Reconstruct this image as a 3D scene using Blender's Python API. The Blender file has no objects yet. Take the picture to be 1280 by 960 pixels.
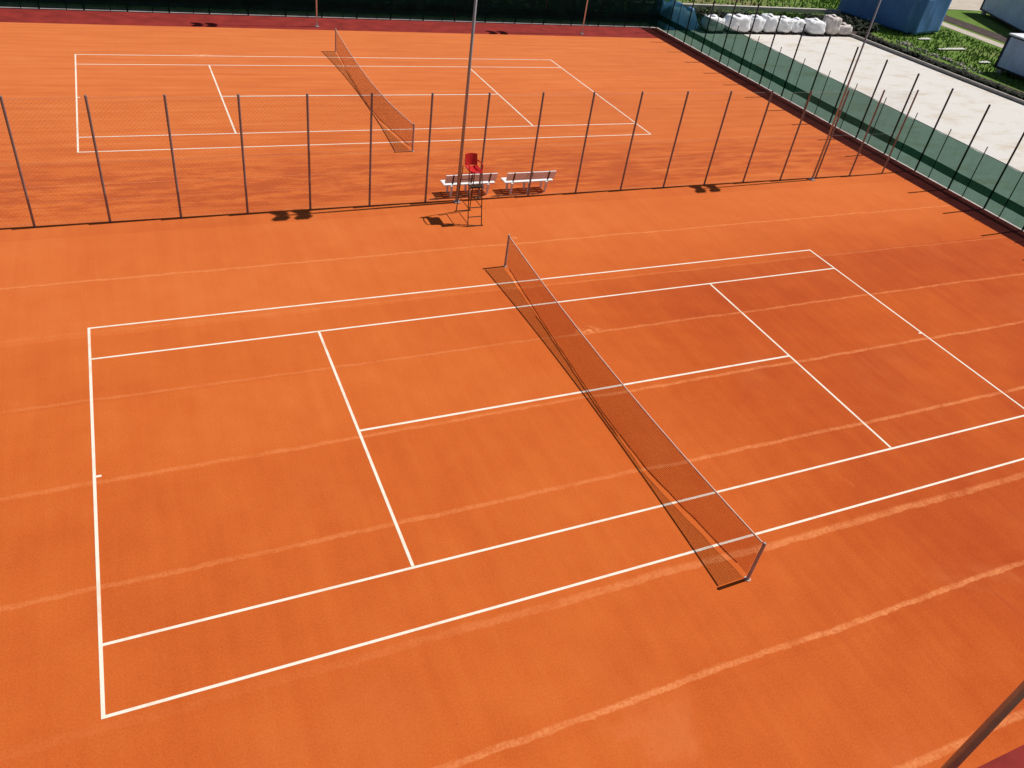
import bpy, bmesh, math, random
from mathutils import Vector, Matrix, noise

random.seed(7)
SC = bpy.context.scene
COL = SC.collection
R = math.radians

# ------------------------------------------------------------------ helpers
class MB:
    """collects shapes and links them as ONE mesh object"""
    def __init__(self):
        self.v, self.f = [], []

    def add(self, verts, faces):
        n = len(self.v)
        self.v += [tuple(p) for p in verts]
        self.f += [tuple(i + n for i in fc) for fc in faces]
        return self

    def box(self, c, s, rz=0.0, rx=0.0):
        m = Matrix.Rotation(rz, 3, 'Z') @ Matrix.Rotation(rx, 3, 'X')
        c = Vector(c)
        vs = [c + m @ Vector((sx * s[0] / 2, sy * s[1] / 2, sz * s[2] / 2))
              for sx in (-1, 1) for sy in (-1, 1) for sz in (-1, 1)]
        return self.add(vs, [(0, 1, 3, 2), (4, 6, 7, 5), (0, 4, 5, 1), (2, 3, 7, 6), (0, 2, 6, 4), (1, 5, 7, 3)])

    def tube(self, p0, p1, r0, r1=None, n=10, caps=True):
        r1 = r0 if r1 is None else r1
        p0, p1 = Vector(p0), Vector(p1)
        d = (p1 - p0).normalized()
        a = d.orthogonal().normalized()
        b = d.cross(a)
        vs = []
        for p, r in ((p0, r0), (p1, r1)):
            for k in range(n):
                t = 2 * math.pi * (k + .5) / n
                vs.append(p + a * (r * math.cos(t)) + b * (r * math.sin(t)))
        fs = [(k, (k + 1) % n, n + (k + 1) % n, n + k) for k in range(n)]
        if caps:
            fs += [tuple(range(n - 1, -1, -1)), tuple(range(n, 2 * n))]
        return self.add(vs, fs)

    def path(self, pts, r, n=8):
        for a, b in zip(pts[:-1], pts[1:]):
            self.tube(a, b, r, r, n)
        return self

    def quad(self, a, b, c, d):
        return self.add([a, b, c, d], [(0, 1, 2, 3)])

    def grid(self, fn, nu, nv):
        vs = [fn(i / nu, j / nv) for i in range(nu + 1) for j in range(nv + 1)]
        w = nv + 1
        fs = [(i * w + j, (i + 1) * w + j, (i + 1) * w + j + 1, i * w + j + 1) for i in range(nu) for j in range(nv)]
        return self.add(vs, fs)

    def build(self, name, mat, parent=None, smooth=False, loc=(0, 0, 0)):
        me = bpy.data.meshes.new(name)
        me.from_pydata(self.v, [], self.f)
        me.update()
        if smooth:
            me.polygons.foreach_set('use_smooth', [True] * len(me.polygons))
        o = bpy.data.objects.new(name, me)
        me.materials.append(mat)
        o.location = loc
        COL.objects.link(o)
        if parent:
            o.parent = parent
        return o


def tag(o, label, cat, group=None):
    o['label'] = label
    o['category'] = cat
    if group:
        o['group'] = group
    return o


def thing(name, label, cat, loc=(0, 0, 0), rz=0.0, group=None):
    o = bpy.data.objects.new(name, None)
    COL.objects.link(o)
    o.location = loc
    o.rotation_euler = (0, 0, rz)
    o.empty_display_size = .2
    return tag(o, label, cat, group)


def struct(o, kind='structure'):
    o['kind'] = kind
    return o


def kids(o):
    return [c for c in bpy.data.objects if c.parent == o]


def dup(root, loc, rz=None, label=None):
    """copy of a thing with copies of its parts and sub-parts"""
    def go(o, parent):
        c = o.copy()
        COL.objects.link(c)
        if parent:
            c.parent = parent
        for ch in kids(o):
            go(ch, c)
        return c
    r = go(root, None)
    r.location = loc
    if rz is not None:
        r.rotation_euler = (0, 0, rz)
    if label:
        r['label'] = label
    return r


# ------------------------------------------------------------------ materials
class NT:
    def __init__(self, name):
        self.m = bpy.data.materials.new(name)
        self.m.use_nodes = True
        self.t = self.m.node_tree
        self.b = self.t.nodes['Principled BSDF']
        self.out = self.t.nodes['Material Output']
        self._xyz = None

    def n(self, typ, **kw):
        nd = self.t.nodes.new(typ)
        for k, v in kw.items():
            setattr(nd, k, v)
        return nd

    def link(self, a, b):
        self.t.links.new(a, b)

    def put(self, sock, v):
        if isinstance(v, bpy.types.NodeSocket):
            self.link(v, sock)
        elif v is not None:
            if hasattr(sock.default_value, '__len__') and len(sock.default_value) == 4 and len(v) == 3:
                v = (*v, 1)
            sock.default_value = v

    def math(self, op, a, b=None, c=None, clamp=False):
        nd = self.n('ShaderNodeMath', operation=op, use_clamp=clamp)
        for s, v in zip(nd.inputs, (a, b, c)):
            self.put(s, v)
        return nd.outputs[0]

    def coord(self):
        return self.n('ShaderNodeTexCoord').outputs['Object']

    def xyz(self):
        if not self._xyz:
            s = self.n('ShaderNodeSeparateXYZ')
            self.link(self.coord(), s.inputs[0])
            self._xyz = s.outputs
        return self._xyz

    def noise(self, scale, detail=4, rough=.55, stretch=None, vec=None, dim='3D', dist=0.0):
        nd = self.n('ShaderNodeTexNoise', noise_dimensions=dim)
        nd.inputs['Scale'].default_value = scale
        nd.inputs['Detail'].default_value = detail
        nd.inputs['Roughness'].default_value = rough
        nd.inputs['Distortion'].default_value = dist
        if dim == '1D':
            self.put(nd.inputs['W'], vec)
        else:
            v = vec or self.coord()
            if stretch:
                mp = self.n('ShaderNodeMapping')
                mp.inputs['Scale'].default_value = stretch
                self.link(v, mp.inputs[0])
                v = mp.outputs[0]
            self.link(v, nd.inputs['Vector'])
        return nd.outputs['Fac']

    def map(self, v, a, b, c=0.0, d=1.0, smooth=False):
        nd = self.n('ShaderNodeMapRange', interpolation_type='SMOOTHSTEP' if smooth else 'LINEAR')
        self.put(nd.inputs[0], v)
        for i, x in zip((1, 2, 3, 4), (a, b, c, d)):
            self.put(nd.inputs[i], x)
        return nd.outputs[0]

    def mix(self, f, a, b, mode='MIX'):
        nd = self.n('ShaderNodeMix', data_type='RGBA', blend_type=mode)
        self.put(nd.inputs[0], f)
        self.put(nd.inputs[6], a)
        self.put(nd.inputs[7], b)
        return nd.outputs[2]

    def ramp(self, f, stops):
        nd = self.n('ShaderNodeValToRGB')
        el = nd.color_ramp.elements
        while len(el) < len(stops):
            el.new(.5)
        for e, (p, c) in zip(el, stops):
            e.position = p
            e.color = (*c, 1)
        self.put(nd.inputs[0], f)
        return nd.outputs[0]

    def bump(self, h, strength=.3, dist=.02):
        nd = self.n('ShaderNodeBump')
        nd.inputs['Strength'].default_value = strength
        nd.inputs['Distance'].default_value = dist
        self.link(h, nd.inputs['Height'])
        self.link(nd.outputs[0], self.b.inputs['Normal'])

    def done(self, color, rough=.8, metal=0.0, spec=.3):
        self.put(self.b.inputs['Base Color'], color)
        self.put(self.b.inputs['Roughness'], rough)
        self.b.inputs['Metallic'].default_value = metal
        self.b.inputs['Specular IOR Level'].default_value = spec
        return self.m


def simple(name, c, rough=.6, metal=0.0, var=.25, scale=6.0, spec=.3, stretch=None):
    t = NT(name)
    f = t.noise(scale, 5, stretch=stretch)
    col = t.mix(t.map(f, .3, .7), tuple(x * (1 - var) for x in c), tuple(min(1, x * (1 + var)) for x in c))
    return t.done(col, rough, metal, spec)


def clay_material():
    t = NT('clay')
    x, y, z = t.xyz()
    wob = t.math('ADD', t.math('MULTIPLY', t.math('SUBTRACT', t.noise(.22, 2, vec=x, dim='1D'), .5), .17),
                 t.math('MULTIPLY', t.math('SUBTRACT', t.noise(1.5, 6, .75), .5), .18))
    yw = t.math('ADD', y, wob)
    big = t.noise(.13, 3)
    mid = t.noise(.9, 6, .6)
    grain = t.noise(26, 4, .7)
    fine = t.noise(90, 2, .7)
    far = t.map(y, 10.6, 11.5, smooth=True)
    dragy = t.noise(1, 5, .6, stretch=(3.2, .16, 1))
    dragx = t.noise(1, 6, .65, stretch=(.22, 3.0, 1))
    drag = t.math('ADD', t.math('MULTIPLY', dragy, t.math('SUBTRACT', 1.0, far)), t.math('MULTIPLY', dragx, far))
    # tone of each dragging pass
    ps = t.math('FLOOR', t.math('DIVIDE', t.math('ADD', yw, .27), 2.66))
    wn = t.n('ShaderNodeTexWhiteNoise', noise_dimensions='1D')
    t.link(ps, wn.inputs['W'])
    v = t.math('MULTIPLY', t.math('SUBTRACT', big, .5), .55)
    v = t.math('ADD', v, t.math('MULTIPLY', t.math('SUBTRACT', mid, .5), .40))
    v = t.math('ADD', v, t.math('MULTIPLY', t.math('SUBTRACT', grain, .5), .75))
    v = t.math('ADD', v, t.math('MULTIPLY', t.math('SUBTRACT', fine, .5), .65))
    v = t.math('ADD', v, t.math('MULTIPLY', t.math('SUBTRACT', drag, .5), t.math('ADD', .30, t.math('MULTIPLY', far, 1.45))))
    v = t.math('ADD', v, t.math('MULTIPLY', t.math('SUBTRACT', wn.outputs[0], .5), t.math('MULTIPLY', .16, t.math('SUBTRACT', 1.0, far))))
    # churned clay next to the dividing fence on the far court
    ch = t.math('MULTIPLY', t.map(y, 11.2, 12.2, smooth=True), t.map(y, 16.5, 14.0, smooth=True))
    v = t.math('SUBTRACT', v, t.math('MULTIPLY', ch, t.math('MULTIPLY', .62, t.map(t.noise(1, 6, .75, stretch=(.55, 2.6, 1)), .42, .60))))
    # darker, deeper tone towards the eastern half of the near court
    east_tone = t.math('MULTIPLY', t.map(t.math('ADD', x, t.math('MULTIPLY', t.math('SUBTRACT', t.noise(.25, 4, .6), .5), 9.0)), -3, 7, smooth=True), t.map(y, 9, 4, smooth=True))
    v = t.math('SUBTRACT', v, t.math('MULTIPLY', east_tone, .32))
    v = t.math('ADD', v, .55)
    col = t.ramp(v, [(.05, (.375, .056, .0105)), (.38, (.49, .096, .0165)), (.62, (.555, .123, .0225)), (.95, (.625, .170, .044))])
    # paler dried clay past the dividing line and dusty places
    dust = t.math('MULTIPLY', t.map(t.noise(.32, 5, .62, dist=.6), .53, .75, smooth=True), t.map(y, -7.5, -8.5, .10, .35))
    dust = t.math('ADD', dust, t.math('MULTIPLY', t.map(y, 2, 28), .46))
    col = t.mix(dust, col, (.625, .20, .070))
    # pale ridges left at the edge of each pass
    amp = t.map(t.noise(.30, 5, .7, vec=x, dim='1D'), .30, .62, .62, 1.0)
    lr = t.map(x, -12, 8, .50, 1.0)
    tot = None
    S = [(7.77, 0.0, .034, .55, 0), (5.12, -.012, .030, .34, 1), (2.42, -.008, .034, .55, 1), (-.26, -.006, .040, .66, 1),
         (-3.02, -.010, .042, .68, 1), (-5.82, -.012, .066, .62, 2), (-8.0, .0, .044, .74, 0), (-10.62, .0, .050, .66, 0),
         (13.9, 0, .025, .40, 0), (15.9, 0, .02, .30, 0), (24.6, 0, .03, .30, 0), (12.75, 0, .02, .35, 0)]
    rag = t.map(t.noise(4.5, 6, .8), .3, .7, .70, 1.35)
    for y0, b, w, st, left in S:
        d = t.math('SUBTRACT', yw, t.math('ADD', t.math('MULTIPLY', x, b), y0))
        # ragged on the lower side, feathered on the upper one
        dl = t.math('DIVIDE', t.math('MULTIPLY', d, -1.0), t.math('MULTIPLY', rag, w))
        du = t.math('DIVIDE', d, w * 1.9)
        s = t.map(t.math('MAXIMUM', dl, du), .45, 1.25, 1.0, 0.0, True)
        s = t.math('MULTIPLY', s, t.math('MULTIPLY', st, amp))
        if left:
            s = t.math('MULTIPLY', s, lr if left == 1 else t.map(x, -9, -1, .14, 1.0))
        tot = s if tot is None else t.math('MAXIMUM', tot, s)
    # scuffed spots
    tot = t.math('MULTIPLY', tot, t.math('MULTIPLY', t.map(t.noise(13, 5, .8), .36, .54, .25, 1.0), t.map(t.noise(1.8, 4, .7), .34, .52, .40, 1.0)))
    # broken brush marks and slide scars, drawn out along the drag
    br = t.math('MULTIPLY', t.map(t.noise(1, 6, .75, stretch=(5.0, .9, 1)), .60, .72), t.map(t.noise(.55, 3), .50, .62))
    tot = t.math('MAXIMUM', tot, t.math('MULTIPLY', br, .22))
    for sx, sy, sr in ((.98, 2.54, .55), (-6.7, 27.6, .8), (1.05, 8.15, .22), (-11.6, -.2, .0)):
        if sr:
            dd = t.math('SQRT', t.math('ADD', t.math('POWER', t.math('SUBTRACT', x, sx), 2.0), t.math('POWER', t.math('MULTIPLY', t.math('SUBTRACT', y, sy), 1.8), 2.0)))
            s = t.math('MULTIPLY', t.map(dd, sr * .1, sr, .8, 0.0, True), t.map(t.noise(5, 4), .45, .6))
            tot = t.math('MAXIMUM', tot, s)
    col = t.mix(tot, col, (.74, .27, .10))
    # darker drag marks across the near run-off, slightly oblique
    q = t.math('ADD', x, t.math('MULTIPLY', t.math('SUBTRACT', t.noise(.5, 2), .5), .5))
    dm = t.map(t.noise(1.5, 4, .7, vec=q, dim='1D'), .56, .72)
    dm = t.math('MULTIPLY', dm, t.map(y, -5.6, -6.2, smooth=True))
    dm = t.math('MULTIPLY', dm, t.map(x, -3.5, 1.5, smooth=True))
    dm = t.math('MULTIPLY', dm, t.map(t.noise(.9, 3), .40, .65))
    col = t.mix(t.math('MULTIPLY', dm, .62), col, (.36, .058, .015))
    # specks of grit
    vo = t.n('ShaderNodeTexVoronoi')
    vo.inputs['Scale'].default_value = 2.2
    t.link(t.coord(), vo.inputs['Vector'])
    sp = t.map(vo.outputs['Distance'], .02, .045, .5, 0.0)
    col = t.mix(sp, col, (.30, .05, .015))
    h = t.math('ADD', t.math('ADD', t.math('MULTIPLY', grain, .5), t.math('MULTIPLY', mid, 1.2)), t.math('MULTIPLY', tot, .3))
    t.bump(h, .35, .02)
    return t.done(col, .96, 0, .12)


def grass_ground_material():
    t = NT('grass_ground')
    a = t.noise(.18, 5, .6)
    b = t.noise(1.6, 6, .7)
    c = t.noise(14, 4, .7)
    v = t.math('ADD', t.math('MULTIPLY', a, .55), t.math('ADD', t.math('MULTIPLY', b, .35), t.math('MULTIPLY', c, .25)))
    col = t.ramp(v, [(.36, (.028, .042, .012)), (.50, (.10, .175, .026)), (.60, (.13, .22, .04)), (.72, (.22, .20, .09))])
    # browner worn turf behind the kerb
    x, y, z = t.xyz()
    w = t.math('MULTIPLY', t.map(y, 40.6, 41.6), t.map(x, 46, 38))
    w = t.math('MULTIPLY', w, t.map(t.noise(.5, 5, .7), .42, .60))
    col = t.mix(t.math('MULTIPLY', w, .9), col, (.21, .175, .085))
    t.bump(t.math('ADD', b, c), .8, .08)
    return t.done(col, .95, 0, .1)


def yard_material():
    t = NT('pale_hardcore')
    st = t.map(t.noise(.35, 6, .7, stretch=(1, 2.2, 1)),   .50, .66)
    g = t.noise(9, 5, .75)
    col = t.mix(t.map(g, .3, .7), (.55, .52, .48), (.66, .635, .60))
    col = t.mix(t.math('MULTIPLY', st, .75), col, (.50, .42, .32))
    tr = t.map(t.noise(1, 4, .6, stretch=(.18, 1.6, 1)), .56, .68)
    col = t.mix(t.math('MULTIPLY', tr, .5), col, (.62, .57, .50))
    t.bump(g, .3, .03)
    return t.done(col, .95, 0, .1)


def netting_material(name, trans, diff, see=.8):
    """knitted shade net: partly see-through cloth"""
    t = NT(name)
    nt = t.t
    f = t.noise(1.3, 4)
    weave = t.math('ADD', t.math('MULTIPLY', t.noise(60, 2), .4), t.math('MULTIPLY', t.noise(1, 5, .7, stretch=(2.6, 2.6, .7)), .6))
    tr = t.n('ShaderNodeBsdfTransparent')
    tr.inputs[0].default_value = (*trans, 1)
    di = t.n('ShaderNodeBsdfDiffuse')
    t.put(di.inputs[0], t.mix(t.map(f, .3, .7), tuple(c * .7 for c in diff), tuple(c * 1.25 for c in diff)))
    tl = t.n('ShaderNodeBsdfTranslucent')
    tl.inputs[0].default_value = (*[c * .8 for c in diff], 1)
    m1 = t.n('ShaderNodeMixShader')
    m1.inputs[0].default_value = .35
    t.link(di.outputs[0], m1.inputs[1])
    t.link(tl.outputs[0], m1.inputs[2])
    m2 = t.n('ShaderNodeMixShader')
    t.put(m2.inputs[0], t.map(weave, .3, .7, see - .12, min(1, see + .12)))
    t.link(m1.outputs[0], m2.inputs[1])
    t.link(tr.outputs[0], m2.inputs[2])
    t.link(m2.outputs[0], t.out.inputs[0])
    return t.m


def tennis_net_material(name, cell, twine, col):
    """square knotted mesh of black twine with open holes"""
    t = NT(name)
    x, y, z = t.xyz()
    fy = t.math('FRACT', t.math('DIVIDE', t.math('ADD', y, 50.0), cell))
    fz = t.math('FRACT', t.math('DIVIDE', t.math('ADD', z, 5.0), cell))
    k = twine / cell
    a = t.math('MAXIMUM', t.math('LESS_THAN', fy, k), t.math('LESS_THAN', fz, k))
    tr = t.n('ShaderNodeBsdfTransparent')
    di = t.n('ShaderNodeBsdfDiffuse')
    di.inputs[0].default_value = (*col, 1)
    tl = t.n('ShaderNodeBsdfTranslucent')
    tl.inputs[0].default_value = (*col, 1)
    dm = t.n('ShaderNodeMixShader')
    dm.inputs[0].default_value = .45
    t.link(di.outputs[0], dm.inputs[1])
    t.link(tl.outputs[0], dm.inputs[2])
    m2 = t.n('ShaderNodeMixShader')
    t.link(a, m2.inputs[0])
    t.link(tr.outputs[0], m2.inputs[1])
    t.link(dm.outputs[0], m2.inputs[2])
    t.link(m2.outputs[0], t.out.inputs[0])
    return t.m


def cabin_material(name, c, stripe=.25, speck=0.0):
    t = NT(name)
    x, y, z = t.xyz()
    rust = t.map(t.noise(1.1, 6, .7, stretch=(1, 1, .25)), .55, .75)
    col = t.mix(t.map(t.noise(.6, 4), .3, .7), tuple(v * .85 for v in c), tuple(v * 1.15 for v in c))
    col = t.mix(t.math('MULTIPLY', rust, .35), col, tuple(min(1, v * 1.7 + .03) for v in c))
    if speck:
        sp = t.map(t.noise(7, 5, .8), .56, .68)
        sp = t.math('MULTIPLY', sp, t.map(t.noise(.35, 3), .42, .6))
        col = t.mix(t.math('MULTIPLY', sp, speck), col, (.30, .42, .60))
    return t.done(col, .55, 0, .4)


def line_material():
    """white tape, here and there dusted with clay"""
    t = NT('white_line_tape')
    d = t.map(t.noise(1.3, 6, .75), .50, .72, 0, .55)
    d = t.math('ADD', d, t.map(t.noise(14, 4, .8), .55, .72, 0, .30))
    return t.done(t.mix(d, (.77, .71, .60), (.62, .30, .13)), .75, 0, .2)


M = dict(
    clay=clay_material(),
    ground=grass_ground_material(),
    yard=yard_material(),
    red=simple('red_surfacing', (.225, .024, .019), .9, var=.22, scale=1.3, spec=.15),
    line=line_material(),
    kerb=simple('pale_concrete', (.46, .42, .385), .9, var=.2, scale=2),
    pole=simple('weathered_galvanised_steel', (.33, .31, .32), .34, .15, .15, 3, .7),
    palepole=simple('bright_galvanised_steel', (.70, .71, .73), .6, 0, .06, 3, .2),
    post=simple('galvanised_post', (.20, .17, .18), .34, .10, .15, 3, .7),
    dpost=simple('dark_post', (.035, .04, .04), .6, .1, .2, 3),
    wire=simple('galvanised_wire', (.30, .27, .26), .6, .3, .1, 3),
    white=simple('white_painted_wood', (.84, .84, .83), .55, 0, .04, 5),
    brown=simple('brown_bracket', (.10, .08, .085), .6, .1, .2, 5),
    olive=simple('olive_painted_steel', (.030, .021, .009), .55, .1, .25, 6),
    redpl=simple('red_plastic', (.55, .018, .018), .4, 0, .08, 3, .45),
    netpost=simple('pale_net_post', (.42, .31, .27), .6, .0, .2, 4),
    tape=simple('net_white_tape', (.62, .42, .34), .8, 0, .12, 6),
    lampb=simple('lamp_housing', (.08, .08, .085), .5, .2, .15, 5),
    glass=simple('lamp_glass', (.35, .37, .40), .15, 0, .05, 2, .6),
    bag=simple('white_woven_plastic', (.80, .80, .81), .7, 0, .06, 2.5),
    bagd=simple('dusty_woven_plastic', (.58, .52, .49), .8, 0, .18, 3.0),
    blue=cabin_material('blue_tarpaulin', (.075, .195, .45), speck=.8),
    bluegrey=cabin_material('blue_grey_paint', (.47, .57, .80)),
    roof=simple('pale_roof_sheet', (.72, .74, .78), .5, 0, .06, 2),
    cdark=simple('dark_corner_steel', (.02, .024, .035), .6, .1, .2, 4),
    board=simple('weathered_white_board', (.66, .64, .58), .8, 0, .15, 4),
    rock=simple('pale_rubble', (.42, .38, .32), .9, 0, .25, 5),
    track=simple('dark_soil', (.055, .036, .03), .95, 0, .4, 1.4),
    farstrip=simple('dirty_concrete', (.30, .265, .25), .9, var=.3, scale=.8),
    path=simple('pale_path', (.46, .40, .33), .95, 0, .15, 1.4),
    leaf=simple('dark_foliage', (.013, .021, .008), .85, 0, .5, 1.5),
    blade=simple('grass_blades', (.115, .21, .03), .85, 0, .45, .8),
    net=tennis_net_material('tennis_net_twine', .030, .0068, (.30, .028, .012)),
    netd=tennis_net_material('bunched_net_twine', .022, .0105, (.14, .020, .010)),
    shade=netting_material('green_shade_net', (.185, .30, .25), (.018, .070, .048), .75),
    shadeband=netting_material('doubled_green_shade_net', (.09, .20, .15), (.008, .045, .030), .60),
    shadefar=netting_material('dense_green_shade_net', (.10, .18, .16), (.012, .046, .038), .18),
)

# ------------------------------------------------------------------ world, sun, camera
EL = R(56.0)
w = bpy.data.worlds.new('World')
SC.world = w
w.use_nodes = True
nt = w.node_tree
sky = nt.nodes.new('ShaderNodeTexSky')
sky.sky_type = 'NISHITA'
sky.sun_disc = False
sky.sun_elevation = EL
sky.sun_rotation = R(90)
nt.links.new(sky.outputs[0], nt.nodes['Background'].inputs[0])
nt.nodes['Background'].inputs[1].default_value = .05

sl = bpy.data.lights.new('sun', 'SUN')
sl.energy = 4.8
sl.angle = R(.5)
sl.color = (1.0, .955, .90)
so = bpy.data.objects.new('sun', sl)
COL.objects.link(so)
sd = Vector((math.cos(EL), .015, math.sin(EL)))      # towards the sun
so.rotation_euler = sd.to_track_quat('Z', 'Y').to_euler()
so.location = (30, 0, 40)

cam = bpy.data.cameras.new('camera')
co = bpy.data.objects.new('camera', cam)
COL.objects.link(co)
yaw, pitch, roll = .5076, -.6522, .1637
f = Vector((math.sin(yaw) * math.cos(pitch), math.cos(yaw) * math.cos(pitch), math.sin(pitch)))
r0 = Vector((math.cos(yaw), -math.sin(yaw), 0))
u0 = r0.cross(f)
rr = math.cos(roll) * r0 + math.sin(roll) * u0
uu = -math.sin(roll) * r0 + math.cos(roll) * u0
mw = Matrix((rr, uu, -f)).transposed().to_4x4()
mw.translation = (-10.04, -13.3443, 12.3211)
co.matrix_world = mw
cam.sensor_width = 36
cam.lens = 986.1755 / 1280 * 36
cam.clip_start = .1
cam.clip_end = 2000
SC.camera = co
SC.view_settings.view_transform = 'Standard'
SC.view_settings.look = 'None'
SC.view_settings.exposure = 0
SC.view_settings.gamma = 1
SC.cycles.use_denoising = True
SC.cycles.max_bounces = 8
SC.cycles.transparent_max_bounces = 24

# ------------------------------------------------------------------ ground
FX, FY = 23.35, 34.75                       # side fence, far fence

def sheet(name, x0, y0, x1, y1, z, mat):
    return struct(MB().quad((x0, y0, z), (x1, y0, z), (x1, y1, z), (x0, y1, z)).build(name, mat))

sheet('ground', -500, -500, 600, 700, -.06, M['ground'])
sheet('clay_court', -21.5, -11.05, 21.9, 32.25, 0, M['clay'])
mb = MB()
mb.add([(-24, 32.25, 0), (21.9, 32.25, 0), (21.9, -11.05, 0), (-24, -11.05, 0), (-24, -13.3, 0), (23.28, -13.3, 0), (23.28, 34.68, 0), (-24, 34.68, 0)],
       [(0, 1, 6, 7), (2, 5, 6, 1), (3, 4, 5, 2)])
struct(mb.build('red_border_pavement', M['red']))
mb = MB()
mb.add([(23.45, -60, -.004), (43.9, -60, -.004), (41.45, 19.3, -.004), (40.2, 33.6, -.004), (39.6, 35.2, -.004), (23.45, 34.2, -.004)], [(0, 1, 2, 3, 4, 5)])
struct(mb.build('yard_pavement', M['yard']))
# pale ground strip beyond the far fence
sheet('far_path', -60, 34.82, 23.3, 35.5, -.01, M['farstrip'])
# concrete kerbs under both netted fences
struct(MB().box((FX + .02, 10.0, -.02), (.12, 49.6, .06)).build('fence_kerb', M['kerb']))
struct(MB().box((-.4, FY + .0, -.02), (47.2, .12, .06)).build('fence_kerb', M['kerb']))
# edging along the pale yard, raised above the soil
pts = [(43.95, -60), (41.5, 19.3), (40.25, 33.6), (39.7, 35.3)]
mb = MB()
for (ax, ay), (bx_, by_) in zip(pts[:-1], pts[1:]):
    d = math.hypot(bx_ - ax, by_ - ay)
    mb.box(((ax + bx_) / 2 + .26, (ay + by_) / 2, .06), (.13, d, .26), math.atan2(by_ - ay, bx_ - ax) - math.pi / 2)
struct(mb.build('yard_kerb', M['kerb']))
mb = MB()
mb.add([(43.95, -60, -.03), (47.4, -60, -.03), (45.0, 19.3, -.03), (43.9, 27, -.03), (43.2, 33.6, -.03), (44.8, 40.2, -.03), (28, 39.9, -.03), (23.5, 39.5, -.03), (23.5, 34.3, -.03), (39.65, 35.25, -.03), (40.25, 33.6, -.03), (41.5, 19.3, -.03)],
       [(0, 1, 2, 11), (11, 2, 3, 4, 10), (10, 4, 5, 9), (9, 5, 6, 7, 8)])
struct(mb.build('soil_ground', M['track']))
mb = MB()
mb.box((35.5, 40.75, .10), (22, .30, .36), R(1.2))
struct(mb.build('grass_kerb', M['kerb']))
mb = MB()
mb.add([(54.2, -20, -.035), (55.4, -20, -.035), (56.7, 40, -.035), (57.0, 90, -.035), (55.4, 90, -.035), (55.2, 40, -.035)], [(0, 1, 2, 5), (5, 2, 3, 4)])
struct(mb.build('gravel_path', M['path']))
mb = MB()
mb.add([(57.2, -20, -.033), (59.6, -20, -.033), (60.2, 90, -.033), (57.6, 90, -.033)], [(0, 1, 2, 3)])
struct(mb.build('dirt_track_ground', M['track']))
sheet('concrete_pavement', 62.5, 44.6, 75, 70, -.03, M['path'])

# ------------------------------------------------------------------ court lines
def markings(cx, cy):
    e = bpy.data.objects.new('court_markings', None)
    COL.objects.link(e)
    e.location = (cx, cy, 0)
    struct(e)
    L, W, S, V = 11.885, 5.485, 4.115, 6.40
    z, h = .002, .004
    def bar(name, x0, y0, x1, y1):
        MB().box(((x0 + x1) / 2, (y0 + y1) / 2, z), (x1 - x0, y1 - y0, h)).build(name, M['line'], e)
    for s in (-1, 1):
        bx0, bx1 = (L - .060, L) if s > 0 else (-L, -L + .060)
        bar('baseline', bx0, -W, bx1, W)
        bar('centre_mark', (L - .16) if s > 0 else (-L + .060), -.03, (L - .060) if s > 0 else (-L + .16), .03)
        bar('service_line', s * V - .032, -S + .035, s * V + .032, S - .035)
        y0 = W - .056 if s > 0 else -W
        bar('doubles_sideline', -L + .060, y0, L - .060, y0 + .056)
        bar('singles_sideline', -L + .060, s * S - .028, L - .060, s * S + .028)
    bar('centre_service_line', -V + .032, -.032, V - .032, .032)
    return e

CX2, CY2 = -.1313, 22.039
markings(0, 0)
markings(CX2, CY2)

# ------------------------------------------------------------------ tennis nets
BPTS = [(-6.4, 0.0), (-5.2, .16), (-4.0, .33), (-3.2, .43), (-2.2, .43), (-1.0, .42), (.2, .36), (1.7, .27), (3.3, .18), (4.3, .13), (6.4, 0.0)]

def belly(y):
    """how far the foot of the slack net hangs out to the west"""
    for (a, va), (b, vb) in zip(BPTS[:-1], BPTS[1:]):
        if a <= y <= b:
            k = (y - a) / (b - a)
            k = k * k * (3 - 2 * k) * .5 + k * .5
            return va + (vb - va) * k
    return 0.0

def net_bot(y):
    a = abs(y - .9) / 5.4
    return .014 + .075 * min(1.0, max(0.0, (a - .40) / .45))

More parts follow.
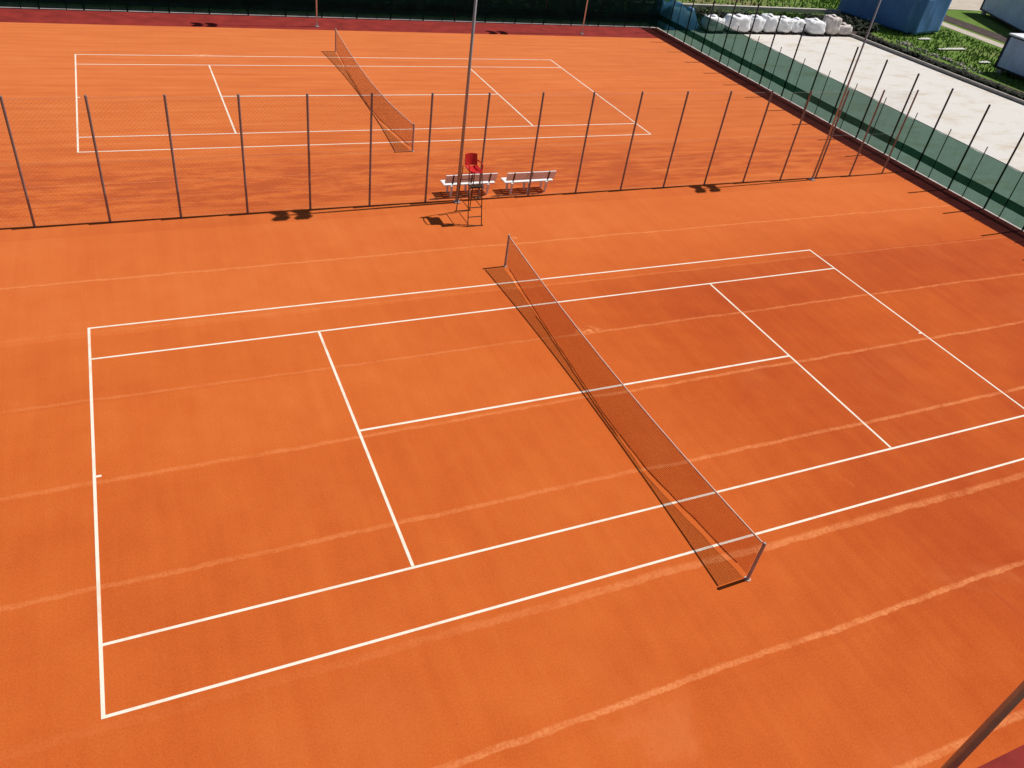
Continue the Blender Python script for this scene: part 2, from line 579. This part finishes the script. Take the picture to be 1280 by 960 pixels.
def make_net(label, loc, low):
    t = thing('tennis_net', label, 'tennis net', loc, 0, 'tennis nets')
    H = 6.36
    net_top = lambda y: low + (1.08 - low) * min(1.0, abs(y) / 6.4) ** 2
    def sheet_(u, v):
        y = -H + 2 * H * u
        zt, zb = net_top(y) - .03, net_bot(y)
        B = belly(y)
        return (-B * (1 - v) ** 1.15 + .010 * math.sin(y * 7 + v * 3) * (1 - v), y, zb + v * (zt - zb))
    MB().grid(sheet_, 120, 10).build('netting', M['net'], t)
    # doubled hem along the foot, lying on the clay in the far half
    def hem(u, v):
        y = -H + .3 + (2 * H - .6) * u
        B, zb = belly(y), net_bot(y)
        wv = .065 if zb < .03 else .035
        return (-B - .010 + (wv if zb > .03 else -wv * .3) * v * .4, y, zb + wv * v + .006 * math.sin(y * 9))
    MB().grid(hem, 100, 2).build('hem', M['netd'], t)
    mb = MB()
    n = 48
    for i in range(n):
        a, b = -H + 2 * H * i / n, -H + 2 * H * (i + 1) / n
        za, zb = net_top(a), net_top(b)
        for z0, z1, w_ in ((-.035, 0.0, .010),):
            mb.add([(-w_, a, za + z0), (w_, a, za + z0), (w_, b, zb + z0), (-w_, b, zb + z0), (-w_, a, za + z1), (w_, a, za + z1), (w_, b, zb + z1), (-w_, b, zb + z1)],
                   [(0, 1, 2, 3), (4, 7, 6, 5), (0, 3, 7, 4), (1, 5, 6, 2)])
    mb.build('headband', M['tape'], t)
    for s in (-1, 1):
        p = MB()
        p.tube((0, s * 6.42, 0), (0, s * 6.42, 1.09), .036, .036, 12)
        p.tube((0, s * 6.42, 0), (0, s * 6.42, .015), .07, .07, 12)
        po = p.build('post', M['netpost'], t)
        c = MB()
        c.tube((0, s * 6.42, 1.09), (0, s * 6.42, 1.12), .040, .028, 12)
        c.build('post_cap', M['netpost'], po)
    return t

make_net('slack tennis net across the unfenced court, its end near the red umpire chair', (0, 0, 0), .82)
make_net('slack tennis net seen through the wire fence, sagging lower in the middle', (CX2, CY2, 0), .68)

# ------------------------------------------------------------------ dividing wire fence
DY, X0, DX, DH = 11.16, -13.18, 2.0165, 3.82
t = thing('wire_fence', 'tall see-through wire fence of slim grey posts between the two clay courts', 'fence', (0, DY, 0))
xs = [X0 + DX * i for i in range(-4, 18)]
for i, px in enumerate(xs):
    if 0 <= abs(px) < 0:
        continue
    MB().tube((px, 0, 0), (px, 0, DH), .037, .037, 10).tube((px, 0, DH), (px, 0, DH + .03), .042, .026, 10).build('post', M['post'], t)
mb = MB()
xa, xb, cell, z1 = xs[0], xs[-1], .085, DH - .06
def wire(mb, x0, z0, xe, ze, y, r):
    mb.tube((x0, y, z0), (xe, y, ze), r, r, 3, False)
stp = cell * math.sqrt(2)
k = xa - z1
while k < xb:
    for sgn, yy in ((1, .046), (-1, .049)):
        p0, p1 = (k, .03), (k + (z1 - .03), z1)
        x_a, z_a, x_b, z_b = p0[0], p0[1], p1[0], p1[1]
        if x_a < xa:
            z_a += xa - x_a
            x_a = xa
        if x_b > xb:
            z_b -= x_b - xb
            x_b = xb
        if x_b - x_a > .02:
            if sgn > 0:
                wire(mb, x_a, z_a, x_b, z_b, yy, .0013)
            else:
                wire(mb, xa + xb - x_a, z_a, xa + xb - x_b, z_b, yy, .0013)
    k += stp
for z_ in (.05, 1.9, z1):
    mb.tube((xa, .052, z_), (xb, .052, z_), .0025, .0025, 4)
mb.build('chain_link_mesh', M['wire'], t)

# ------------------------------------------------------------------ netted boundary fences
def netted_fence(label, axis, fixed, a0, a1, first, netm, bandm, posts_m, zb=.065):
    """axis 'y': runs along y at x = fixed; 'x': runs along x at y = fixed; the origin sits on the fence line"""
    t = thing('netted_fence', label, 'fence', (fixed, 0, 0) if axis == 'y' else (0, fixed, 0))
    def P(s, off, z):
        return (off, s, z) if axis == 'y' else (s, off, z)
    s = first
    while s > a0 + 2.02:
        s -= 2.0165
    while s < a1:
        MB().tube(P(s, 0, 0), P(s, 0, 3.84), .042, .042, 10).tube(P(s, 0, 3.84), P(s, 0, 3.87), .048, .03, 10).build('post', posts_m, t)
        q = s - .8
        MB().tube(P(q, .02, 0), P(q, .02, 2.33), .022, .022, 8).build('stake', posts_m, t)
        s += 2.0165
    n = int((a1 - a0) / .34)
    def sag(sv, v):
        return .05 * noise.noise((sv * 1.2, v * 2, fixed)) 
    ztop = lambda sv: 2.04 + .018 * math.sin((sv - first) * 2 * math.pi / 2.0165)
    off = -.055
    MB().grid(lambda u, v: P(a0 + (a1 - a0) * u, off + sag(a0 + (a1 - a0) * u, v), zb + (ztop(a0 + (a1 - a0) * u) - zb) * v), n, 6).build('netting', netm, t, True)
    MB().grid(lambda u, v: P(a0 + (a1 - a0) * u, off - .03 + sag(a0 + (a1 - a0) * u, v), .52 + .36 * v), n, 2).build('netting_overlap', bandm, t, True)
    mb = MB()
    mb.tube(P(a0, off, 2.05), P(a1, off, 2.05), .012, .012, 6)
    mb.tube(P(a0, off, zb), P(a1, off, zb), .006, .006, 6)
    mb.build('tension_cable', M['dpost'], t)
    return t

netted_fence('long fence of dark posts and light green netting along the pale yard', 'y', FX, -14.5, FY - .05, 11.25,
             M['shade'], M['shadeband'], M['dpost'])
netted_fence('fence with almost black green netting behind the far court and red border', 'x', FY, -24.0, FX - .05, -13.54,
             M['shadefar'], M['shadefar'], M['dpost'])

# ------------------------------------------------------------------ floodlight masts
def make_mast(label, loc, r0=.06, r1=.04, mat='pole'):
    t = thing('floodlight_mast', label, 'floodlight', loc, 0, 'floodlight masts round the courts')
    H = 8.6
    MB().tube((0, 0, .03), (0, 0, H), r0, r1, 14).build('pole', M[mat], t, True)
    b = MB().box((0, 0, .016), (.22, .22, .03))
    b.build('base_plate', M['pole'], t)
    MB().tube((-.55, 0, H - .02), (.55, 0, H - .02), .035, .035, 10).build('crossbar', M['pole'], t)
    for sx in (-1, 1):
        l = MB()
        for sy in (-1, 1):
            l.box((sx * .36, sy * .20, H + .10), (.40, .16, .34), 0, -sy * R(35))
        l.box((sx * .36, 0, H + .03), (.07, .34, .07))
        lo = l.build('lamp', M['lampb'], t)
        for sy in (-1, 1):
            c = Vector((sx * .36, sy * .20, H + .10)) + Matrix.Rotation(-sy * R(35), 3, 'X') @ Vector((0, sy * .084, 0))
            MB().box(c, (.34, .01, .28), 0, -sy * R(35)).build('lamp_glass', M['glass'], lo)
    return t

make_mast('tall grey floodlight mast in the fence line directly behind the red umpire chair', (.06, 11.02, 0), .060, .042)
make_mast('slim grey floodlight mast in the wire fence, near its end at the green netting', (16.72, 11.0, 0), .042, .034)
make_mast('tall grey floodlight mast on the red border behind the far net', (-.12, 32.85, 0), .042, .034, 'palepole')
make_mast('tall grey floodlight mast on the red border nearest the corner of the netted fences', (16.45, 32.75, 0), .042, .034, 'palepole')
make_mast('thick dark floodlight mast at the clay edge, cut by the corner of the photo', (.40, -11.0, 0), .085, .05)

# ------------------------------------------------------------------ umpire chairs
def make_chair(label, loc):
    t = thing('umpire_chair', label, 'umpire chair', loc)
    wx = .25
    F0, F1, B0, B1, SZ = 9.17 - 9.75, 9.56 - 9.75, 10.33 - 9.75, 10.14 - 9.75, 1.78
    fx = lambda s, z: (s * (wx - .01 * z), F0 + (F1 - F0) * z / SZ, z)
    bxx = lambda s, z: (s * (wx - .01 * z), B0 + (B1 - B0) * z / SZ, z)
    for s in (-1, 1):
        MB().tube(fx(s, 0), fx(s, SZ), .016, .016, 8).build('front_leg', M['olive'], t)
        MB().tube(bxx(s, 0), bxx(s, SZ), .016, .016, 8).build('rear_leg', M['olive'], t)
    for z in (.32, .63, .95, 1.27):
        MB().tube(fx(-1, z), fx(1, z), .016, .016, 8).build('rung', M['olive'], t)
    mb = MB()
    for s in (-1, 1):
        mb.tube(fx(s, .62), bxx(s, .62), .013, .013, 6)
    mb.tube(bxx(-1, .62), bxx(1, .62), .013, .013, 6)
    mb.tube(bxx(-1, 1.25), bxx(1, 1.25), .013, .013, 6)
    mb.tube((-wx - .06, F0, .015), (wx + .06, F0, .015), .018, .018, 6)
    mb.tube((-wx - .06, B0, .015), (wx + .06, B0, .015), .018, .018, 6)
    mb.build('brace', M['olive'], t)
    # footrest and seat platform
    MB().box((0, F1 - .16, 1.36), (.44, .20, .025)).build('footrest', M['olive'], t)
    # moulded seat
    mb = MB()
    mb.grid(lambda u, v: (-.22 + .44 * u, -.24 + .52 * v, SZ + .02 + .05 * (2 * u - 1) ** 2 - .02 * math.sin(v * 3.1)), 10, 8)
    mb.grid(lambda u, v: (.22 - .44 * u, -.24 + .52 * v, SZ - .012 + .05 * (2 * u - 1) ** 2 - .02 * math.sin(v * 3.1)), 10, 8)
    mb.box((0, -.24, SZ + .0), (.42, .02, .05))
    mb.build('seat', M['redpl'], t, True)
    mb = MB()
    def bk(th):
        def fn(u, v):
            a = -1 + 2 * u
            return ((.22 - .01 * v ** 3) * a, .30 + .07 * v - .05 * a * a + th, SZ + .05 + .38 * v - .012 * a * a * v)
        return fn
    mb.grid(bk(0), 12, 8)
    mb.grid(lambda u, v: bk(.025)(1 - u, v), 12, 8)
    for q in range(12):
        a, b = bk(0)(q / 12, 1), bk(0)((q + 1) / 12, 1)
        c, d = bk(.025)((q + 1) / 12, 1), bk(.025)(q / 12, 1)
        mb.quad(a, b, c, d)
    mb.build('backrest', M['redpl'], t, True)
    for s in (-1, 1):
        MB().path([(s * .23, -.18, SZ + .02), (s * .24, -.17, SZ + .22), (s * .24, .12, SZ + .24), (s * .22, .30, SZ + .20)], .019, 8).build('armrest', M['redpl'], t)
    return t

make_chair('tall umpire chair with red seat and olive ladder legs before the white benches', (.03, 9.75, 0))

# ------------------------------------------------------------------ benches
def make_bench(label, loc, nleg, L):
    t = thing('park_bench', label, 'bench', loc, 0, 'white benches behind the wire fence')
    for k in range(3):
        MB().box((0, .09 + .15 * k, .44), (L, .135, .04)).build('seat_slat', M['white'], t)
    for k, (y, z) in enumerate(((-.045, .645), (-.082, .80))):
        MB().box((0, y, z), (L, .035, .155), 0, R(13)).build('backrest_slat', M['white'], t)
    for k in range(nleg):
        x = -L / 2 + .28 + (L - .56) * k / (nleg - 1)
        l = MB()
        l.box((x, .02, .21), (.07, .06, .42), 0, R(8))
        l.box((x, .42, .21), (.07, .06, .42), 0, R(-8))
        l.box((x, .22, .40), (.06, .44, .04))
        lg = l.build('leg', M['white'], t)
        MB().box((x, -.088, .70), (.05, .03, .38), 0, R(13)).build('back_bracket', M['brown'], lg)
    return t

make_bench('white slatted bench seen through the legs of the umpire chair, behind the wire fence', (.70, 11.46, 0), 3, 1.98)
make_bench('white slatted bench standing clear beside the first, not behind the umpire chair', (3.06, 11.40, 0), 3, 1.98)

# ------------------------------------------------------------------ bulk bags in the yard
def bag_mesh(sx, sy, sz, seed, lean=.0):
    bm = bmesh.new()
    bmesh.ops.create_cube(bm, size=1.0)
    bmesh.ops.subdivide_edges(bm, edges=bm.edges[:], cuts=7, use_grid_fill=True)
    for v in bm.verts:
        p = v.co * 2
        q = Vector((p.x * math.sqrt(max(0, 1 - .42 * p.y * p.y * .5)), p.y * math.sqrt(max(0, 1 - .42 * p.x * p.x * .5)), p.z))
        bul = 1 + .10 * (1 - p.z * p.z)
        nz = noise.noise(Vector((p.x * 1.3 + seed, p.y * 1.3, p.z * 1.3))) * .15 + noise.noise(Vector((p.x * 3.0 + seed, p.y * 3.0, p.z * 1.2))) * .05
        top = .10 * (1 - (p.x * p.x + p.y * p.y) / 2) if p.z > .9 else 0
        v.co = Vector((q.x * bul * (1 + nz) * sx / 2 + lean * (p.z + 1), q.y * bul * (1 + nz) * sy / 2, (p.z + 1) / 2 * sz * (1 + nz) + top))
    return bm

PALLETS = []

def bulk_bag(label, x, y, s, seed, mat='bag', lean=0.0, rz=0.0):
    t = thing('bulk_bag', label, 'bulk bag', (x, y, .14), rz, 'white bulk bags in the yard')
    PALLETS.append((x + lean, y, s[0] * .98, s[1] * 1.0))
    bm = bag_mesh(s[0] * .92, s[1] * .92, s[2] * .74, seed, lean)
    me = bpy.data.meshes.new('sack')
    bm.to_mesh(me)
    bm.free()
    me.polygons.foreach_set('use_smooth', [True] * len(me.polygons))
    o = bpy.data.objects.new('sack', me)
    me.materials.append(M[mat])
    COL.objects.link(o)
    o.parent = t
    for sx, sy in ((-1, -1), (1, -1), (-1, 1), (1, 1)):
        a = Vector((sx * s[0] * .40 + 2 * lean, sy * s[1] * .40, s[2] * .70))
        MB().path([a, a + Vector((-sx * .03, 0, .11)), a + Vector((-sx * .16, 0, .10)), a + Vector((-sx * .18, 0, .02))], .022, 6).build('lifting_loop', M[mat], t)
    MB().tube((2 * lean, 0, s[2] * .74), (2 * lean + .10, .05, s[2] * .74 + .13), .30, .17, 10).build('filler_spout', M[mat], t)
    return t

bulk_bag('white bulk bag half hidden by green netting, beside the dark blue heap', 27.55, 34.25, (1.35, 1.1, 1.0), 1, lean=-.03)
bulk_bag('largest white bulk bag, second in the row from the netting', 29.65, 34.35, (1.75, 1.2, 1.12), 2)
bulk_bag('narrow white bulk bag, third in the row from the netting', 31.25, 34.4, (1.10, 1.1, 1.08), 3, rz=.1)
bulk_bag('upright white bulk bag, fourth in the row from the netting', 32.50, 34.45, (1.15, 1.1, 1.22), 4)
bulk_bag('white bulk bag fifth in the row from the netting', 33.85, 34.5, (1.20, 1.1, 1.06), 5, rz=-.08)
bulk_bag('white bulk bag ending the row of six, beside the grass gap', 35.08, 34.55, (1.15, 1.1, .95), 6, lean=.04)
bulk_bag('slumped white bulk bag standing just past the gap in the row', 36.75, 34.25, (1.55, 1.1, 1.05), 8, lean=-.05)
bulk_bag('tall grey-white bulk bag with debris piled on its top', 38.35, 34.35, (1.15, 1.1, 1.42), 9, 'bagd')
bulk_bag('low dusty pinkish bulk bag at the very end, by the dark soil', 39.55, 34.35, (1.30, 1.0, .70), 10, 'bagd', .03)

WHERE = ['half hidden bulk bag beside the dark blue heap', 'largest white bulk bag', 'narrow third bulk bag from the netting', 'upright fourth bulk bag from the netting',
         'fifth bulk bag from the netting', 'bulk bag beside the grass gap', 'slumped bulk bag just past the gap', 'tall bulk bag topped with debris', 'low pinkish bulk bag by the dark soil']
for (px, py, sx, sy), wh in zip(PALLETS, WHERE):
    t = thing('pallet', 'dark low pallet under the ' + wh, 'pallet', (px, py, 0), 0, 'pallets under the bulk bags')
    for k in range(5):
        MB().box((0, -sy / 2 + .09 + (sy - .18) * k / 4, .12), (sx, .16, .03)).build('deck_board', M['track'], t)
    for k in (-1, 0, 1):
        MB().box((k * (sx / 2 - .06), 0, .05), (.10, sy, .10)).build('bearer', M['track'], t)

# dark blue covered heap behind the netting
def lump(fn_h, x0, x1, y0, y1, nx, ny):
    mb = MB()
    mb.grid(lambda u, v: (x0 + (x1 - x0) * u, y0 + (y1 - y0) * v, fn_h(u, v)), nx, ny)
    return mb
def hh(u, v):
    e = min(u, 1 - u, 1.0) * 5
    g = min(v, 1 - v) * 4
    k = min(1, e) ** .5 * min(1, g) ** .5
    return -.02 + k * (1.25 + .35 * noise.noise((u * 5, v * 3, 2.0)) + .10 * noise.noise((u * 19, v * 9, 5.0)))
hp = lump(hh, 23.75, 26.75, 34.35, 37.6, 30, 24).build('covered_heap', M['blue'], None, True)
tag(hp, 'dark blue tarpaulin heap seen through the green netting near the fence corner', 'covered heap')

# ------------------------------------------------------------------ cabins
def tarped_cabin():
    t = thing('covered_cabin', 'big bright blue tarpaulin-covered cabin beyond the pale yard, on the grass', 'cabin', (47.25, 34.5, 0), R(15))
    LX, LY, H = 4.9, 7.2, 3.1
    bm = bmesh.new()
    bmesh.ops.create_cube(bm, size=1.0)
    bmesh.ops.scale(bm, vec=(LX, LY, H), verts=bm.verts)
    bmesh.ops.translate(bm, vec=(LX / 2, LY / 2, H / 2 + .12), verts=bm.verts)
    bmesh.ops.bevel(bm, geom=[e for e in bm.edges if abs(e.verts[0].co.z - e.verts[1].co.z) > 1 or e.verts[0].co.z > 2 and e.verts[1].co.z > 2], offset=.45, segments=5, affect='EDGES')
    for k in range(3):
        bmesh.ops.subdivide_edges(bm, edges=[e for e in bm.edges if e.calc_length() > .30], cuts=1 if k else 3, use_grid_fill=True)
    bm.normal_update()
    for v in bm.verts:
        if v.co.z < H:
            d = .05 * noise.noise((v.co.x * 1.8 + v.co.y * 1.8, (v.co.y - v.co.x) * 1.8, v.co.z * .25)) + .05 * noise.noise((v.co.x * .8, v.co.y * .8, v.co.z * .6))
            v.co += v.normal * d
    me = bpy.data.meshes.new('tarpaulin')
    bm.to_mesh(me)
    bm.free()
    o = bpy.data.objects.new('tarpaulin', me)
    me.materials.append(M['blue'])
    me.polygons.foreach_set('use_smooth', [True] * len(me.polygons))
    COL.objects.link(o)
    o.parent = t
    for x, y in ((.5, .5), (LX - .5, .5), (.5, LY - .5), (LX - .5, LY - .5)):
        MB().box((x, y, .04), (.4, .4, .24)).build('foot', M['cdark'], t)
    return t
tarped_cabin()

def container(label, loc, rz, LX, LY, H, windows=False):
    """origin at the corner; extends +x by LX and -y by LY"""
    t = thing('site_cabin', label, 'cabin', loc, rz, 'blue grey cabins')
    z0 = .30
    def ribbed(p0, p1):
        d = Vector(p1) - Vector(p0)
        n_ = Vector((d.y, -d.x, 0)).normalized()
        L = d.length
        nseg = int(L / .10)
        prof = [0, .025, .025, 0]
        mb = MB()
        vs = []
        for i in range(nseg + 1):
            p = Vector(p0) + d * (i / nseg) - n_ * .03 + n_ * prof[i % 4]
            vs += [(p.x, p.y, z0), (p.x, p.y, z0 + H - .1)]
        mb.add(vs, [(2 * i, 2 * i + 2, 2 * i + 3, 2 * i + 1) for i in range(nseg)])
        return mb
    cs = [(0, 0, 0), (0, -LY, 0), (LX, -LY, 0), (LX, 0, 0)]
    for a, b in zip(cs, cs[1:] + cs[:1]):
        ribbed(a, b).build('wall', M['bluegrey'], t)
    for x, y, _ in cs:
        MB().box((x, y, z0 + H / 2 - .05), (.14, .14, H)).build('corner_post', M['cdark'], t)
    MB().box((LX / 2, -LY / 2, z0 + .03), (LX + .02, LY + .02, .14)).build('base_rail', M['cdark'], t)
    MB().box((LX / 2, -LY / 2, z0 + H - .02), (LX + .18, LY + .18, .10)).build('roof', M['roof'], t)
    MB().box((LX / 2, -LY / 2, z0 + H - .12), (LX + .08, LY + .08, .10)).build('roof_rail', M['cdark'], t)
    for x, y, _ in cs:
        MB().box((x + (.3 if x == 0 else -.3), y + (.3 if y < 0 else -.3), .11), (.35, .35, .36)).build('foot', M['kerb'], t)
    return t
container('blue-grey cabin with a pale flat roof, close to the edge of the pale yard', (46.75, 26.05, 0), 0, 2.6, 7.5, 2.25)
container('long blue-grey cabin beyond the gravel path and dirt track', (66.0, 43.6, 0), R(-26), 3.0, 13.0, 3.2)

# ------------------------------------------------------------------ loose boards and rubble in the grass
for lab, x, y, L, rz in (('short white board lying on the grass at the corner of the blue covered cabin', 48.0, 33.75, 1.4, .05),
                         ('longest white board lying on the grass between the two cabins', 48.2, 31.15, 3.2, .05),
                         ('short white board lying in front of the blue-grey cabin with the pale roof', 48.1, 27.95, 1.2, .02)):
    tag(MB().box((0, 0, 0), (L, .22, .05), rz).box((L * .12, .13, .03), (L * .7, .12, .04), rz + .03).build('board', M['board'], None, False, (x, y, .03)), lab, 'board', 'boards lying in the grass')
rk = random.Random(3)
mb = MB()
for k in range(120):
    y = rk.uniform(25.6, 33)
    x = 44.5 + .16 * (33 - y) * .35 + rk.gauss(0, .35)
    r_ = rk.uniform(.05, .16)
    a = rk.uniform(0, 6)
    vs = [(x + r_ * math.cos(a + q) * (.8 + .4 * rk.random()), y + r_ * math.sin(a + q) * (.8 + .4 * rk.random()), -.05) for q in (0, 1.57, 3.14, 4.71)]
    vs += [(x + .6 * r_ * math.cos(a + q), y + .6 * r_ * math.sin(a + q), -.05 + r_ * rk.uniform(.7, 1.2)) for q in (0, 1.57, 3.14, 4.71)]
    mb.add(vs, [(0, 1, 5, 4), (1, 2, 6, 5), (2, 3, 7, 6), (3, 0, 4, 7), (4, 5, 6, 7)])
struct(mb.build('rubble', M['rock']), 'stuff')

# ------------------------------------------------------------------ ground cover
def tufts(name, mat, spots, h, wd, rnd):
    mb = MB()
    for x, y in spots:
        a = rnd.uniform(0, math.pi * 2)
        hh_ = h * rnd.uniform(.5, 1.3)
        lx, ly = rnd.gauss(0, .35) * hh_, rnd.gauss(0, .35) * hh_
        dx, dy = math.cos(a) * wd, math.sin(a) * wd
        mb.add([(x - dx, y - dy, -.06), (x + dx, y + dy, -.06), (x + dx * .5 + lx * .6, y + dy * .5 + ly * .6, hh_ * .65), (x + lx, y + ly, hh_)], [(0, 1, 2), (0, 2, 3)])
    return struct(mb.build(name, mat), 'stuff')

rg = random.Random(11)
spots = []
while len(spots) < 5500:
    x, y = rg.uniform(43, 56), rg.uniform(18, 46)
    edge = 43.0 + max(0, 33 - y) * .12 if y < 36 else 44
    if x < edge + .9 or x > 54.2:
        continue
    if rg.random() < .25 + .75 * (noise.noise((x * .5, y * .5, 0)) + .5):
        spots.append((x, y))
tufts('grass', M['blade'], spots, .13, .05, rg)
spots = []
while len(spots) < 3500:
    x, y = rg.uniform(24, 52), rg.uniform(42.0, 56)
    spots.append((x, y))
tufts('grass', M['blade'], spots, .14, .07, rg)
spots = [(rg.uniform(35.9, 39.2), rg.uniform(35.6, 39.2)) for _ in range(2600)]
tufts('grass', M['blade'], spots, .35, .07, rg)

def leafmass(name, spots, hgt, sz, rnd):
    mb = MB()
    for x, y in spots:
        z = abs(rnd.gauss(0, .45)) * hgt * (.5 + .8 * max(0, noise.noise((x * .7, y * .7, 3)) + .4))
        a, b = rnd.uniform(0, 6.28), rnd.uniform(-1, 1)
        d1 = Vector((math.cos(a), math.sin(a), b * .6)) * sz * rnd.uniform(.5, 1.3)
        d2 = Vector((-math.sin(a), math.cos(a), rnd.uniform(-.8, .8))) * sz * rnd.uniform(.4, .9)
        c = Vector((x, y, z - .02))
        mb.add([c - d1, c + d2 * .6, c + d1, c - d2 * .6], [(0, 1, 2, 3)])
    return struct(mb.build(name, M['leaf']), 'stuff')

spots = []
while len(spots) < 6500:
    y = rg.uniform(10, 34.6)
    x0 = 41.0 + max(0, 33.5 - y) * .075
    spots.append((x0 + abs(rg.gauss(0, .5)) + .45, y))
leafmass('undergrowth', spots, .32, .13, rg)
spots = []
while len(spots) < 9000:
    x, y = rg.uniform(27, 45), rg.uniform(35.6, 39.4)
    if 36.1 < x < 38.9 and y > 35.8:
        continue
    spots.append((x, y))
leafmass('undergrowth', spots, .45, .18, rg)
spots = [(rg.uniform(-26, 23.4), 36.2 + abs(rg.gauss(0, 1.3))) for _ in range(9000)]
leafmass('undergrowth', spots, 1.8, .25, rg)
